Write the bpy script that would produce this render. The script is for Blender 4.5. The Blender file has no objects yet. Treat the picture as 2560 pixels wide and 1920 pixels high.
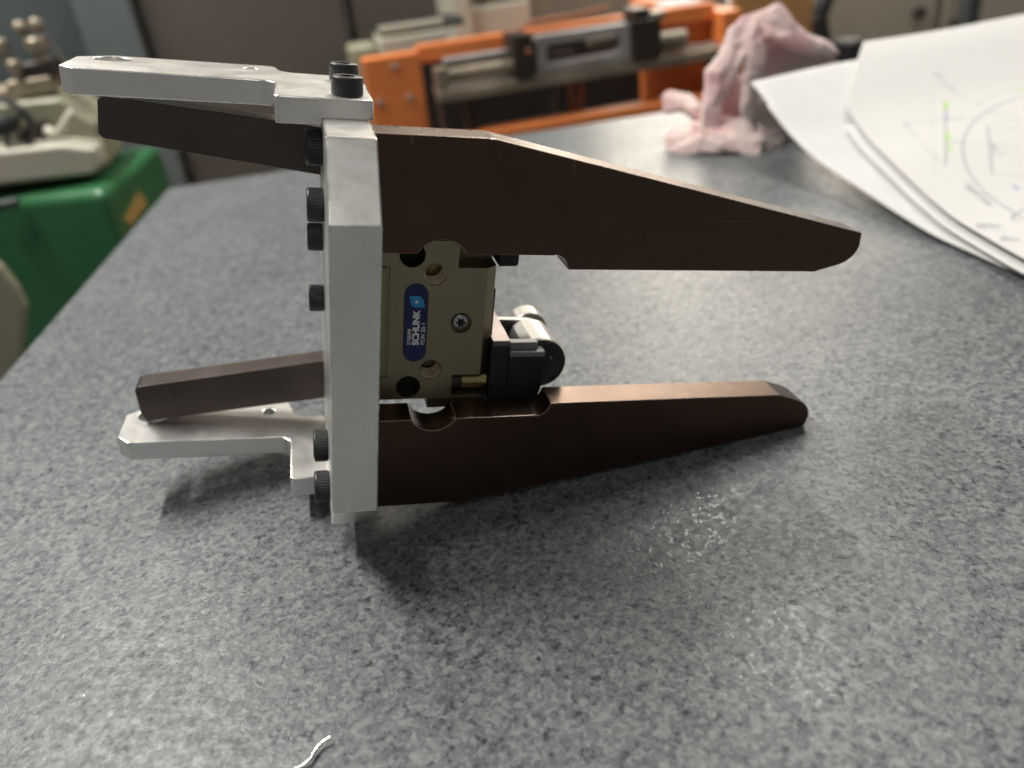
import bpy, bmesh, math, random
import numpy as np
from mathutils import Matrix, Vector

random.seed(7)
rng = np.random.default_rng(7)
S = 0.001                      # all numbers below are millimetres
scene = bpy.context.scene
COL = scene.collection

# ------------------------------------------------------------------ camera
cam_data = bpy.data.cameras.new('camera')
cam = bpy.data.objects.new('camera', cam_data)
COL.objects.link(cam)
RIGHT, DOWN, FWD = [[0.966587, -0.231093, -0.110935], [-0.209784, -0.464428, -0.860405], [0.147312, 0.854929, -0.497389]]
cam.matrix_world = Matrix(((RIGHT[0], -DOWN[0], -FWD[0], [3.52, -220.81, 196.03][0]*S),
                           (RIGHT[1], -DOWN[1], -FWD[1], [3.52, -220.81, 196.03][1]*S),
                           (RIGHT[2], -DOWN[2], -FWD[2], [3.52, -220.81, 196.03][2]*S),
                           (0, 0, 0, 1)))
cam_data.sensor_width = 36.0
cam_data.lens = 27.981
cam_data.clip_start = 0.02
cam_data.clip_end = 40.0
cam_data.dof.use_dof = True
cam_data.dof.focus_distance = 0.272
cam_data.dof.aperture_fstop = 6.8
scene.camera = cam

# ------------------------------------------------------------------ world and lamps
world = bpy.data.worlds.new('World')
scene.world = world
world.use_nodes = True
wbg = world.node_tree.nodes['Background']
wbg.inputs['Color'].default_value = (1.0, 0.975, 0.93, 1)
wbg.inputs['Strength'].default_value = 0.148

def tube_lamp(name, loc, length, width, power, color=(1.0, 0.965, 0.90), tilt=0.0):
    d = bpy.data.lights.new(name, 'AREA')
    d.shape = 'RECTANGLE'; d.size = width; d.size_y = length
    d.energy = power; d.color = color
    o = bpy.data.objects.new(name, d)
    COL.objects.link(o)
    o.location = loc; o.rotation_euler = (math.radians(tilt), 0, 0)
    return o
# fluorescent ceiling tubes, all running the same way; the last is only fill
tube_lamp('ceiling_tube_lamp', (0.95, 1.25, 1.55), 1.3, 0.07, 24)
tube_lamp('ceiling_tube_lamp', (-0.75, 0.95, 1.55), 1.3, 0.07, 48)
tube_lamp('ceiling_tube_lamp', (0.10, -1.10, 1.70), 1.3, 0.07, 3)  # added fill behind the camera, lightens the faces turned towards it
# added lamps that brighten the far wall for the metal tops to reflect
tube_lamp('wall_wash_fill', (0.90, 3.60, 2.40), 0.3, 1.5, 190, tilt=60)
tube_lamp('wall_wash_fill', (2.70, 3.60, 2.40), 0.3, 1.5, 420, tilt=60)
tube_lamp('wall_wash_fill', (-1.00, 3.60, 2.40), 0.3, 1.5, 340, tilt=60)

scene.view_settings.view_transform = 'Standard'
scene.view_settings.look = 'None'
scene.view_settings.exposure = 0.08
scene.view_settings.gamma = 1.0
scene.view_settings.use_curve_mapping = False
scene.render.engine = 'CYCLES'
scene.cycles.use_denoising = True
scene.cycles.max_bounces = 5
scene.cycles.use_adaptive_sampling = True
scene.cycles.adaptive_threshold = 0.03
scene.cycles.sample_clamp_indirect = 4.0

# ------------------------------------------------------------------ materials
class NT:
    def __init__(s, name):
        s.m = bpy.data.materials.new(name); s.m.use_nodes = True
        s.t = s.m.node_tree; s.n = s.t.nodes; s.l = s.t.links
        s.b = s.n['Principled BSDF']
    def node(s, kind, **kw):
        x = s.n.new(kind)
        for k, v in kw.items():
            if k in x.inputs.keys() if hasattr(x.inputs, 'keys') else False: x.inputs[k].default_value = v
            else: setattr(x, k, v)
        return x
    def link(s, a, b): s.l.new(a, b)
    def coords(s, scale=(1, 1, 1)):
        tc = s.n.new('ShaderNodeTexCoord'); mp = s.n.new('ShaderNodeMapping')
        mp.inputs['Scale'].default_value = scale
        s.link(tc.outputs['Object'], mp.inputs['Vector'])
        return mp.outputs['Vector']
    def noise(s, vec, scale, detail=3, rough=0.55, dist=0.0):
        x = s.n.new('ShaderNodeTexNoise')
        x.inputs['Scale'].default_value = scale; x.inputs['Detail'].default_value = detail
        x.inputs['Roughness'].default_value = rough; x.inputs['Distortion'].default_value = dist
        s.link(vec, x.inputs['Vector']); return x.outputs['Fac']
    def ramp(s, fac, stops, interp='LINEAR'):
        r = s.n.new('ShaderNodeValToRGB'); r.color_ramp.interpolation = interp
        e = r.color_ramp.elements
        while len(e) < len(stops): e.new(0.5)
        for el, (p, c) in zip(e, stops):
            el.position = p; el.color = c if len(c) == 4 else (*c, 1)
        s.link(fac, r.inputs['Fac']); return r.outputs['Color']
    def mrange(s, fac, a, b, c, d):
        x = s.n.new('ShaderNodeMapRange')
        for i, v in zip(('From Min', 'From Max', 'To Min', 'To Max'), (a, b, c, d)): x.inputs[i].default_value = v
        s.link(fac, x.inputs['Value']); return x.outputs['Result']
    def bump(s, fac, strength, dist):
        x = s.n.new('ShaderNodeBump')
        x.inputs['Strength'].default_value = strength; x.inputs['Distance'].default_value = dist
        s.link(fac, x.inputs['Height']); s.link(x.outputs['Normal'], s.b.inputs['Normal']); return x
    def mix(s, fac, a, b):
        x = s.n.new('ShaderNodeMix'); x.data_type = 'RGBA'
        if isinstance(fac, float): x.inputs[0].default_value = fac
        else: s.link(fac, x.inputs[0])
        for i, v in ((6, a), (7, b)):
            if isinstance(v, tuple): x.inputs[i].default_value = (*v, 1)
            else: s.link(v, x.inputs[i])
        return x.outputs[2]
    def setp(s, **kw):
        for k, v in kw.items(): s.b.inputs[k.replace('_', ' ')].default_value = v

def plain(name, col, rough=0.5, metal=0.0, var=0.18, scale=40, bump=0.0, spec=0.5):
    """Plain coloured surface with slight blotches, wear in the gloss and fine relief."""
    t = NT(name); v = t.coords()
    n1 = t.noise(v, scale, 4, 0.6); n2 = t.noise(v, scale*7, 3, 0.6)
    c0 = tuple(c*(1-var) for c in col); c1 = tuple(min(1, c*(1+var)) for c in col)
    t.link(t.ramp(n1, [(0.3, c0), (0.7, c1)]), t.b.inputs['Base Color'])
    t.link(t.mrange(n2, 0.3, 0.7, max(0.05, rough-0.08), min(1, rough+0.08)), t.b.inputs['Roughness'])
    t.setp(Metallic=metal, Specular_IOR_Level=spec)
    if bump: t.bump(n2, 0.4, bump)
    return t.m

def metal_mat(name, col, rough, brush=(1, 1, 1), bscale=900, bdist=0.00002, metallic=1.0, var=0.06, smudge=0.10, scratch=0.0):
    t = NT(name); v = t.coords(); vb = t.coords(brush)
    nb = t.noise(vb, bscale, 4, 0.65); ns = t.noise(v, 38, 4, 0.6, 0.8); ns2 = t.noise(v, 160, 3, 0.6)
    c0 = tuple(c*(1-var) for c in col); c1 = tuple(min(1, c*(1+var)) for c in col)
    base = t.ramp(ns, [(0.3, c0), (0.7, c1)])
    if scratch:
        # a few thin bright scratches and small dings
        for (rx, ry, rz), sc in (((0.5, 0.7, 0.3), (420, 420, 9)), ((0.2, -0.5, 1.1), (9, 500, 500))):
            mp = t.n.new('ShaderNodeMapping'); mp.inputs['Rotation'].default_value = (rx, ry, rz); mp.inputs['Scale'].default_value = sc
            t.link(v, mp.inputs['Vector'])
            sn = t.noise(mp.outputs['Vector'], 1.0, 1, 0.5)
            mk = t.n.new('ShaderNodeMath'); mk.operation = 'MULTIPLY'
            t.link(t.mrange(sn, 0.735, 0.76, 0, 1), mk.inputs[0])
            t.link(t.mrange(t.noise(v, 55, 2, 0.5), 0.50, 0.62, 0, 0.75*scratch), mk.inputs[1])
            base = t.mix(mk.outputs[0], base, tuple(min(1.0, c*1.25+0.22) for c in col))
    t.link(base, t.b.inputs['Base Color'])
    a = t.n.new('ShaderNodeMath'); a.operation = 'MULTIPLY_ADD'
    a.inputs[1].default_value = 0.12; t.link(ns2, a.inputs[0])
    t.link(t.mrange(ns, 0.3, 0.7, rough-smudge-0.06, rough+smudge-0.06), a.inputs[2])
    t.link(a.outputs[0], t.b.inputs['Roughness'])
    t.setp(Metallic=metallic)
    t.bump(nb, 0.5, bdist)
    return t.m

M = {}
M['alu'] = metal_mat('milled_aluminium', (0.93, 0.915, 0.88), 0.35, (9, 9, 0.5), 260, 0.00002, var=0.06, smudge=0.06, scratch=1.0)
M['alu_bracket'] = metal_mat('bright_aluminium', (0.92, 0.91, 0.885), 0.38, (0.5, 9, 9), 260, 0.000015, var=0.05, smudge=0.045, scratch=1.0)
M['bronze'] = metal_mat('dark_bronze_anodised', (0.106, 0.066, 0.046), 0.30, (0.5, 1, 9), 420, 0.00002, metallic=0.9, var=0.09, smudge=0.05, scratch=0.4)
M['bar_bronze'] = metal_mat('grey_bronze_anodised', (0.120, 0.098, 0.092), 0.32, (0.5, 1, 9), 420, 0.00002, metallic=0.9, var=0.09, smudge=0.05, scratch=0.3)
M['olive'] = metal_mat('olive_hard_anodised', (0.34, 0.295, 0.20), 0.42, (1, 1, 1), 1500, 0.000006, var=0.08, smudge=0.05)
M['edge_bronze'] = metal_mat('rubbed_bronze_edge', (0.42, 0.33, 0.28), 0.30, (1, 1, 1), 900, 0.000005)
M['edge_alu'] = metal_mat('bright_aluminium_edge', (0.93, 0.92, 0.90), 0.25, (1, 1, 1), 900, 0.000005)
M['edge_olive'] = metal_mat('rubbed_olive_edge', (0.55, 0.49, 0.36), 0.34, (1, 1, 1), 900, 0.000005)
M['brass'] = metal_mat('brass', (0.45, 0.36, 0.17), 0.30, (1, 1, 1), 900, 0.000006)
M['thread'] = metal_mat('thread_metal', (0.42, 0.36, 0.24), 0.26, (1, 1, 1), 900, 0.000004)
M['chrome'] = metal_mat('turned_steel', (0.52, 0.51, 0.485), 0.40, (1, 1, 1), 900, 0.000005)
M['steel'] = metal_mat('bright_steel', (0.50, 0.50, 0.51), 0.28, (1, 1, 1), 900, 0.000005)
M['oxide'] = plain('black_oxide_steel', (0.050, 0.050, 0.052), 0.36, 0.5, 0.25, 300)
M['black'] = plain('black_anodised', (0.011, 0.011, 0.012), 0.42, 0.0, 0.2, 200)
M['blackplastic'] = plain('black_plastic', (0.045, 0.045, 0.046), 0.36, 0.0, 0.2, 200)
M['greyplastic'] = plain('grey_plastic', (0.20, 0.20, 0.20), 0.4, 0.0, 0.1, 200)
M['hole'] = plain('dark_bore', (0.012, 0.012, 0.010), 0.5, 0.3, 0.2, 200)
M['pinkgrey'] = metal_mat('mauve_anodised', (0.22, 0.185, 0.18), 0.38, (1, 1, 1), 900, 0.000005)
M['armgrey'] = metal_mat('grey_anodised', (0.36, 0.335, 0.32), 0.40, (1, 1, 1), 900, 0.000005)
M['label_blue'] = plain('label_dark_blue', (0.008, 0.019, 0.110), 0.40, 0.0, 0.08, 200)
M['print_white'] = plain('print_white', (0.90, 0.92, 0.92), 0.5, 0.0, 0.03, 400)
M['print_cyan'] = plain('print_cyan', (0.03, 0.38, 0.80), 0.45, 0.0, 0.04, 400)

def table_material():
    t = NT('speckled_grey_laminate'); v = t.coords()
    w = t.n.new('ShaderNodeTexNoise'); w.inputs['Scale'].default_value = 260; w.inputs['Detail'].default_value = 2
    t.link(v, w.inputs['Vector'])
    vm = t.n.new('ShaderNodeVectorMath'); vm.operation = 'MULTIPLY_ADD'
    vm.inputs[1].default_value = (0.0022, 0.0022, 0.0); t.link(w.outputs['Color'], vm.inputs[0]); t.link(v, vm.inputs[2])
    vo = t.n.new('ShaderNodeTexVoronoi'); vo.inputs['Scale'].default_value = 430; t.link(vm.outputs[0], vo.inputs['Vector'])
    sep = t.n.new('ShaderNodeSeparateColor'); t.link(vo.outputs['Color'], sep.inputs[0])
    vo2 = t.n.new('ShaderNodeTexVoronoi'); vo2.inputs['Scale'].default_value = 760; t.link(vm.outputs[0], vo2.inputs['Vector'])
    sep2 = t.n.new('ShaderNodeSeparateColor'); t.link(vo2.outputs['Color'], sep2.inputs[0])
    big = t.noise(v, 130, 3, 0.62, 0.4)
    fine = t.noise(v, 470, 3, 0.6, 0.3)
    def comb(a, ka, b, kb):
        x = t.n.new('ShaderNodeMath'); x.operation = 'MULTIPLY'; x.inputs[1].default_value = ka; t.link(a, x.inputs[0])
        y = t.n.new('ShaderNodeMath'); y.operation = 'MULTIPLY_ADD'; y.inputs[1].default_value = kb; t.link(b, y.inputs[0]); t.link(x.outputs[0], y.inputs[2])
        return y.outputs[0]
    s1 = comb(sep.outputs[0], 0.26, sep2.outputs[1], 0.20)
    s2 = comb(big, 0.36, fine, 0.63)
    s = comb(s1, 1.0, s2, 1.0)
    col = t.ramp(s, [(0.42, (0.020, 0.024, 0.029)), (0.53, (0.048, 0.056, 0.065)), (0.56, (0.090, 0.101, 0.113)), (0.65, (0.113, 0.125, 0.137)),
                     (0.68, (0.136, 0.149, 0.160)), (0.77, (0.152, 0.164, 0.172)), (0.795, (0.190, 0.201, 0.204)), (0.96, (0.25, 0.26, 0.256))])
    # worn and wiped areas: broad soft patches, slightly paler or darker
    wear = t.noise(v, 7, 4, 0.6, 0.6)
    hs = t.n.new('ShaderNodeHueSaturation'); t.link(t.mrange(wear, 0.3, 0.7, 0.78, 1.00), hs.inputs['Value']); t.link(col, hs.inputs['Color'])
    col = hs.outputs['Color']
    t.link(col, t.b.inputs['Base Color'])
    rn = t.noise(v, 240, 3, 0.6)
    gl = t.noise(v, 330, 2, 0.5); gb = t.noise(v, 16, 2, 0.5)
    gm = t.n.new('ShaderNodeMath'); gm.operation = 'MULTIPLY'
    t.link(t.mrange(gl, 0.54, 0.62, 0, 1), gm.inputs[0]); t.link(t.mrange(gb, 0.46, 0.58, 0, 1), gm.inputs[1])
    rmix = t.n.new('ShaderNodeMix'); rmix.data_type = 'FLOAT'
    t.link(gm.outputs[0], rmix.inputs[0]); t.link(t.mrange(rn, 0.3, 0.7, 0.30, 0.50), rmix.inputs[2]); rmix.inputs[3].default_value = 0.23
    t.link(rmix.outputs[0], t.b.inputs['Roughness'])
    bn = t.noise(v, 600, 3, 0.6)
    t.bump(bn, 0.35, 0.00035)
    t.setp(Specular_IOR_Level=0.36)
    return t.m
M['table'] = table_material()

def cloth_material():
    t = NT('pale_pink_cloth'); v = t.coords()
    n = t.noise(v, 20, 2, 0.5, 0.0); f = t.noise(v, 1400, 2, 0.6)
    t.link(t.ramp(n, [(0.34, (0.80, 0.68, 0.64)), (0.54, (0.80, 0.60, 0.58)), (0.70, (0.80, 0.42, 0.46))]), t.b.inputs['Base Color'])
    t.setp(Roughness=0.95, Specular_IOR_Level=0.1, Sheen_Weight=0.25)
    t.bump(f, 0.5, 0.0004)
    return t.m
M['cloth'] = cloth_material()

def print_paper_material():
    t = NT('printed_paper')
    a = t.n.new('ShaderNodeAttribute'); a.attribute_name = 'print'; a.attribute_type = 'GEOMETRY'
    t.link(a.outputs['Color'], t.b.inputs['Base Color'])
    v = t.coords(); t.bump(t.noise(v, 60, 4, 0.6), 0.25, 0.0006)
    t.setp(Roughness=0.85, Specular_IOR_Level=0.2)
    return t.m
M['print_paper'] = print_paper_material()
M['paper'] = plain('white_paper', (0.70, 0.695, 0.685), 0.85, 0.0, 0.03, 20, 0.0002, 0.2)
M['orange'] = plain('orange_paint', (0.80, 0.235, 0.065), 0.42, 0.0, 0.10, 9, 0.0001)
M['green'] = plain('green_paint', (0.026, 0.125, 0.048), 0.35, 0.0, 0.12, 7, 0.0001)
M['cream'] = plain('cream_machine_paint', (0.30, 0.30, 0.215), 0.45, 0.0, 0.12, 8, 0.0001)
M['cream2'] = plain('pale_cream_paint', (0.52, 0.495, 0.41), 0.45, 0.0, 0.08, 8, 0.0001)
M['darkmach'] = plain('dark_brown_steel', (0.045, 0.036, 0.030), 0.45, 0.3, 0.3, 25)
M['beam'] = plain('oily_beige_steel', (0.30, 0.25, 0.185), 0.40, 0.35, 0.25, 22)
M['greysteel'] = plain('grey_cast_steel', (0.36, 0.34, 0.33), 0.45, 0.2, 0.2, 22)
M['interior'] = plain('black_interior', (0.012, 0.010, 0.010), 0.8, 0.0, 0.3, 20)
M['cabinet'] = plain('dark_taupe_cabinet', (0.090, 0.078, 0.067), 0.6, 0.0, 0.12, 4)
M['slate'] = plain('slate_grey_panel', (0.115, 0.135, 0.135), 0.6, 0.0, 0.15, 5)
M['teal'] = plain('dark_slate_panel', (0.058, 0.072, 0.074), 0.6, 0.0, 0.2, 6)
M['taupe'] = plain('taupe_panel', (0.30, 0.265, 0.22), 0.6, 0.0, 0.10, 4)
M['beige'] = plain('beige_cabinet', (0.40, 0.35, 0.28), 0.55, 0.0, 0.08, 4)
M['wood'] = plain('brown_board', (0.42, 0.22, 0.085), 0.6, 0.0, 0.15, 14)
M['rubber'] = plain('black_rubber', (0.020, 0.022, 0.024), 0.5, 0.0, 0.2, 40)
M['floor'] = plain('grey_concrete', (0.20, 0.19, 0.175), 0.8, 0.0, 0.2, 3)
M['wall'] = plain('workshop_wall', (0.62, 0.58, 0.52), 0.8, 0.0, 0.08, 2)
M['sticker'] = plain('ochre_sticker', (0.40, 0.27, 0.09), 0.5, 0.0, 0.08, 30)
M['copper'] = plain('copper_brown_hose', (0.32, 0.13, 0.06), 0.45, 0.2, 0.15, 30)

# ------------------------------------------------------------------ mesh helpers
def finish(me, smooth=None):
    bm = bmesh.new(); bm.from_mesh(me)
    bmesh.ops.recalc_face_normals(bm, faces=bm.faces[:]); bm.to_mesh(me); bm.free()
    if smooth:
        me.shade_smooth(); me.set_sharp_from_angle(angle=math.radians(smooth))
def mobj(name, verts, faces, mat, parent=None, bevel=0.0, segs=2, smooth=None, scale=S):
    me = bpy.data.meshes.new(name)
    me.from_pydata([tuple(c*scale for c in v) for v in verts], [], faces)
    finish(me, smooth)
    me.materials.append(M[mat] if isinstance(mat, str) else mat)
    o = bpy.data.objects.new(name, me); COL.objects.link(o)
    if parent: o.parent = parent
    if bevel: add_bevel(o, bevel, segs)
    return o
def add_bevel(o, w, segs=2):
    b = o.modifiers.new('edge', 'BEVEL'); b.width = w*S; b.segments = segs
    b.limit_method = 'ANGLE'; b.angle_limit = math.radians(28); b.use_clamp_overlap = True
    b.harden_normals = False
    return b
def edge_mat(o, mat):
    o.data.materials.append(M[mat])
    for m in o.modifiers:
        if m.type == 'BEVEL': m.material = 1
    return o
def tag(o, label=None, cat=None, group=None, kind=None):
    if label: o['label'] = label
    if cat: o['category'] = cat
    if group: o['group'] = group
    if kind: o['kind'] = kind
    return o
def empty(name, loc=(0, 0, 0)):
    e = bpy.data.objects.new(name, None); COL.objects.link(e)
    e.empty_display_size = 0.01; e.location = [c*S for c in loc]
    return e
def box_vf(x0, x1, y0, y1, z0, z1):
    v = [(x, y, z) for x in (x0, x1) for y in (y0, y1) for z in (z0, z1)]
    f = [(0, 1, 3, 2), (4, 6, 7, 5), (0, 4, 5, 1), (2, 3, 7, 6), (0, 2, 6, 4), (1, 5, 7, 3)]
    return v, f
def box(name, x0, x1, y0, y1, z0, z1, mat, parent=None, bevel=0.0, segs=2):
    v, f = box_vf(x0, x1, y0, y1, z0, z1)
    return mobj(name, v, f, mat, parent, bevel, segs)
def prism_vf(poly, d0, d1, axis='y'):
    """poly: list of 2-D points; extruded along an axis. y: poly is (x,z); z: poly is (x,y); x: poly is (y,z)."""
    def mk(p, d):
        return {'y': (p[0], d, p[1]), 'z': (p[0], p[1], d), 'x': (d, p[0], p[1])}[axis]
    n = len(poly)
    v = [mk(p, d0) for p in poly] + [mk(p, d1) for p in poly]
    f = [tuple(range(n)), tuple(range(2*n-1, n-1, -1))] + [(i, (i+1) % n, n+(i+1) % n, n+i) for i in range(n)]
    return v, f
def prism(name, poly, d0, d1, mat, parent=None, axis='y', bevel=0.0, segs=2, smooth=None):
    v, f = prism_vf(poly, d0, d1, axis)
    return mobj(name, v, f, mat, parent, bevel, segs, smooth)
def axmat(axis):
    return {'x': Matrix(((0, 0, 1), (1, 0, 0), (0, 1, 0))), 'y': Matrix(((1, 0, 0), (0, 0, 1), (0, 1, 0))), '-y': Matrix(((1, 0, 0), (0, 0, -1), (0, 1, 0))),
            'z': Matrix.Identity(3), '-z': Matrix(((1, 0, 0), (0, -1, 0), (0, 0, -1))), '-x': Matrix(((0, 0, -1), (1, 0, 0), (0, 1, 0)))}[axis]
def lathe_vf(profile, segs, axis, centre, closed_ends=True, rfun=None):
    """profile: (radius, height) pairs along an axis from the centre point."""
    A = axmat(axis); v = []; f = []
    n = len(profile)
    for k, (r, h) in enumerate(profile):
        for i in range(segs):
            a = 2*math.pi*i/segs
            rr = rfun(k, i, a, r) if rfun else r
            p = A @ Vector((rr*math.cos(a), rr*math.sin(a), h))
            v.append((p.x+centre[0], p.y+centre[1], p.z+centre[2]))
    for k in range(n-1):
        for i in range(segs):
            j = (i+1) % segs
            f.append((k*segs+i, k*segs+j, (k+1)*segs+j, (k+1)*segs+i))
    if closed_ends:
        f.append(tuple(range(segs-1, -1, -1))); f.append(tuple((n-1)*segs+i for i in range(segs)))
    return v, f
def lathe(name, profile, segs, axis, centre, mat, parent=None, smooth=35, closed=True, rfun=None):
    v, f = lathe_vf(profile, segs, axis, centre, closed, rfun)
    return mobj(name, v, f, mat, parent, smooth=smooth)
def tube_vf(path, radii, segs=10):
    """Tube along a list of points."""
    v = []; f = []; P = [Vector(p) for p in path]; up = Vector((0, 0, 1))
    for k, p in enumerate(P):
        d = (P[min(k+1, len(P)-1)] - P[max(k-1, 0)]).normalized()
        a = d.cross(up)
        if a.length < 1e-4: a = d.cross(Vector((0, 1, 0)))
        a.normalize(); b = a.cross(d)
        r = radii[k] if isinstance(radii, (list, tuple)) else radii
        for i in range(segs):
            t = 2*math.pi*i/segs
            q = p + a*(r*math.cos(t)) + b*(r*math.sin(t)); v.append(tuple(q))
    for k in range(len(P)-1):
        for i in range(segs):
            j = (i+1) % segs; f.append((k*segs+i, k*segs+j, (k+1)*segs+j, (k+1)*segs+i))
    f.append(tuple(range(segs-1, -1, -1))); f.append(tuple((len(P)-1)*segs+i for i in range(segs)))
    return v, f
def tube(name, path, radii, mat, parent=None, segs=10):
    v, f = tube_vf(path, radii, segs); return mobj(name, v, f, mat, parent, smooth=50)
def apply_mods(o):
    dg = bpy.context.evaluated_depsgraph_get()
    me = bpy.data.meshes.new_from_object(o.evaluated_get(dg))
    o.modifiers.clear(); old = o.data; o.data = me; bpy.data.meshes.remove(old)
def cut(o, tools):
    par = o.parent; o.parent = None
    for t in tools:
        m = o.modifiers.new('cut', 'BOOLEAN'); m.operation = 'DIFFERENCE'; m.solver = 'EXACT'; m.object = t
    bpy.context.view_layer.update()
    apply_mods(o)
    for t in tools:
        me = t.data; bpy.data.objects.remove(t); bpy.data.meshes.remove(me)
    o.data.shade_smooth(); o.data.set_sharp_from_angle(angle=math.radians(30))
    o.parent = par
def cyl_tool(r, axis, centre, h0, h1, segs=48):
    return lathe('cutter', [(r, h0), (r, h1)], segs, axis, centre, 'hole', None, None)
def smooth_path(pts, n):
    """Catmull-Rom through the points."""
    P = [np.array(p, float) for p in pts]; P = [2*P[0]-P[1]] + P + [2*P[-1]-P[-2]]; out = []
    for i in range(1, len(P)-2):
        for k in range(n):
            t = k/n; a, b, c, d = P[i-1], P[i], P[i+1], P[i+2]
            out.append(tuple(0.5*((2*b)+(-a+c)*t+(2*a-5*b+4*c-d)*t*t+(-a+3*b-3*c+d)*t**3)))
    out.append(tuple(P[-2])); return out

# ================================================================== the setting
# floor, wall and the speckled worktop
o = box('floor', -4000, 4500, -2500, 5400, -960, -900, 'floor'); tag(o, kind='structure')
o = box('wall', -4000, 4500, 5200, 5300, -900, 3200, 'wall'); tag(o, kind='structure')
tpoly = [(-176.6, 661.2), (1500, 553), (1400, -700), (-310, -700)]
table = prism('tabletop', tpoly, -38, 0, 'table', None, 'z', bevel=1.6, segs=3)
tag(table, kind='structure')
for (lx, ly) in ((-200, -600), (-110, 590), (1330, -600), (1390, 500)):
    box('leg', lx-30, lx+30, ly-30, ly+30, -900, -38.5, 'slate', table, 2)

# ================================================================== the gripper tool
tool = empty('gripper_tool', (0, 0, 78.533))
tool.rotation_euler = (0, math.radians(11.916), 0)
tag(tool, 'robot gripper tool with silver plate, silver brackets and dark bronze fingers on grey worktop', 'gripper')

# mounting plate: octagonal outline seen edge-on, Y from 0 to 112
PX0, PX1 = -14.4, 0.5
zt, zn, yc, Yp = 69.5, 49.2, 20.4, 112.0
outline = [(0, -zn), (yc, -zt), (Yp-yc, -zt), (Yp, -zn), (Yp, zn), (Yp-yc, zt), (yc, zt), (0, zn)]
edge_mat(prism('mounting_plate', outline, PX0, PX1, 'alu', tool, 'x', bevel=0.55, segs=3), 'edge_alu')

# brackets: plan outline, thicker left of the plate, flange over the plate
def arc(cx, cy, r, a0, a1, n=7):
    return [(cx+r*math.cos(math.radians(a0+(a1-a0)*i/(n-1))), cy+r*math.sin(math.radians(a0+(a1-a0)*i/(n-1)))) for i in range(n)]
def bracket(sgn, name='bracket'):
    xl, xe = -29.1, -97.8
    ybn, yan = 48.7, 80.6
    yaf, ybf, yh = (119.5, 104.5, 108.6) if sgn > 0 else (112.6, 97.6, 102.6)
    xr = 1.6
    pl = [(xr, ybn), (xr, ybf)]
    pl += [(-22.0, ybf)] + arc(-22.0, ybf+6.5, 6.5, 270, 190, 5) + [(-29.5, yaf-5)] + arc(-33.5, yaf-4, 4, 0, 90, 5)
    pl += [(xe+11, yaf), (xe, yaf-9), (xe, yan+5), (xe+5, yan)]
    pl += [(-35.0, yan)] + arc(-35.0, yan-5.9, 5.9, 90, 0, 7) + [(xl, ybn+1.2), (xl+1.2, ybn)]
    z0, z1 = 67.35, 75.74
    v, f = prism_vf(pl, sgn*z0, sgn*z1, 'z')
    b = mobj(name, v, f, 'alu_bracket', tool)
    tools = []
    v, f = box_vf(PX0-0.02, 10, 40, 130, 60 if sgn > 0 else -zt, zt if sgn > 0 else -60)
    tools.append(mobj('cutter', v, f, 'hole'))
    tools.append(cyl_tool(6.3, 'z', (-86.0, yh+1.0, 0), sgn*60, sgn*80))
    tools.append(cyl_tool(2.5, 'z', (-38.6, yh, 0), sgn*60, sgn*80, 24))
    cut(b, tools)
    add_bevel(b, 0.5, 3)
    b.data.materials.clear(); b.data.materials.append(M['alu_bracket'])
    for pp in b.data.polygons: pp.material_index = 0
    return edge_mat(b, 'edge_alu')
bracket(1); bracket(-1)

# socket head screws
def socket_screw(centre, axis, r, h, parent, name='socket_screw', ridges=34):
    segs = ridges*3
    hexr = r*0.50
    def rf(k, i, a, rr):
        if k in (1, 2, 3): return rr*(0.972 if i % 3 == 0 else 1.0)
        if k >= 7:
            s = math.cos(math.pi/6)/math.cos(((a + math.pi/6) % (math.pi/3)) - math.pi/6)
            return rr*s
        return rr
    prof = [(r*0.93, 0), (r, h*0.05), (r, h*0.45), (r, h*0.80), (r*0.985, h*0.90), (r*0.93, h*0.975), (r*0.88, h), (hexr, h), (hexr, h*0.45)]
    return lathe(name, prof, segs, axis, centre, 'oxide', parent, 40, True, rf)
for sgn, ax in ((1, 'z'), (-1, '-z')):
    socket_screw((-6.2, 57.4, sgn*75.74), ax, 5.15, 6.0, tool)
    socket_screw((-5.6, 92.5, sgn*75.74), ax, 5.15, 6.0, tool)
for (y, z, r) in ((60, 58.2, 6.1), (50, 41.2, 5.7), (78, 21.4, 5.2), (78, -3.2, 5.2), (50, -53.6, 6.2), (36, -63.0, 6.0)):
    socket_screw((PX0, y, z), '-x', r, 5.6, tool)

# gripping fingers (right of the plate)
def finger(sgn):
    cx, cz, r = 23.1, 27.05, 9.35
    a0 = math.degrees(math.asin((31.5-cz)/r))
    pts = [(PX1+0.05, 31.5)]
    pts += arc(cx, cz, r, 180-a0, a0, 15)
    pts += [(61.8, 31.5)] + arc(61.8, 26.5, 5.3, 85, 20, 6) + [(67.4, 26.45)]
    pts += [(165.1, 26.45), (175.2, 29.5), (177.6, 30.7), (179.6, 32.5), (180.9, 34.6), (181.5, 37.0), (180.8, 41.9)]
    pts += [(38.0, 69.35), (36.4, 69.5), (PX1+0.05, 69.5)]
    p = [(x, sgn*z) for x, z in pts]
    return edge_mat(prism('finger', p, 29.4, 42.5, 'bronze', tool, 'y', bevel=0.38, segs=2), 'edge_bronze')
finger(1); finger(-1)

# second pair of gripping bars (left of the plate)
def bar(sgn):
    p = [(PX0-0.05, 40.0), (-89.6, 50.3), (-91.2, 52.0), (-90.0, 63.4), (-88.2, 67.0 if sgn < 0 else 64.6), (-80.5, 66.0 if sgn < 0 else 64.2), (PX0-0.05, 58.2)]
    return prism('gripping_bar', [(x, sgn*z) for x, z in p], 97.0, 108.0, 'bar_bronze', tool, 'y', bevel=0.38, segs=2)
bar(1); bar(-1)

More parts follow.
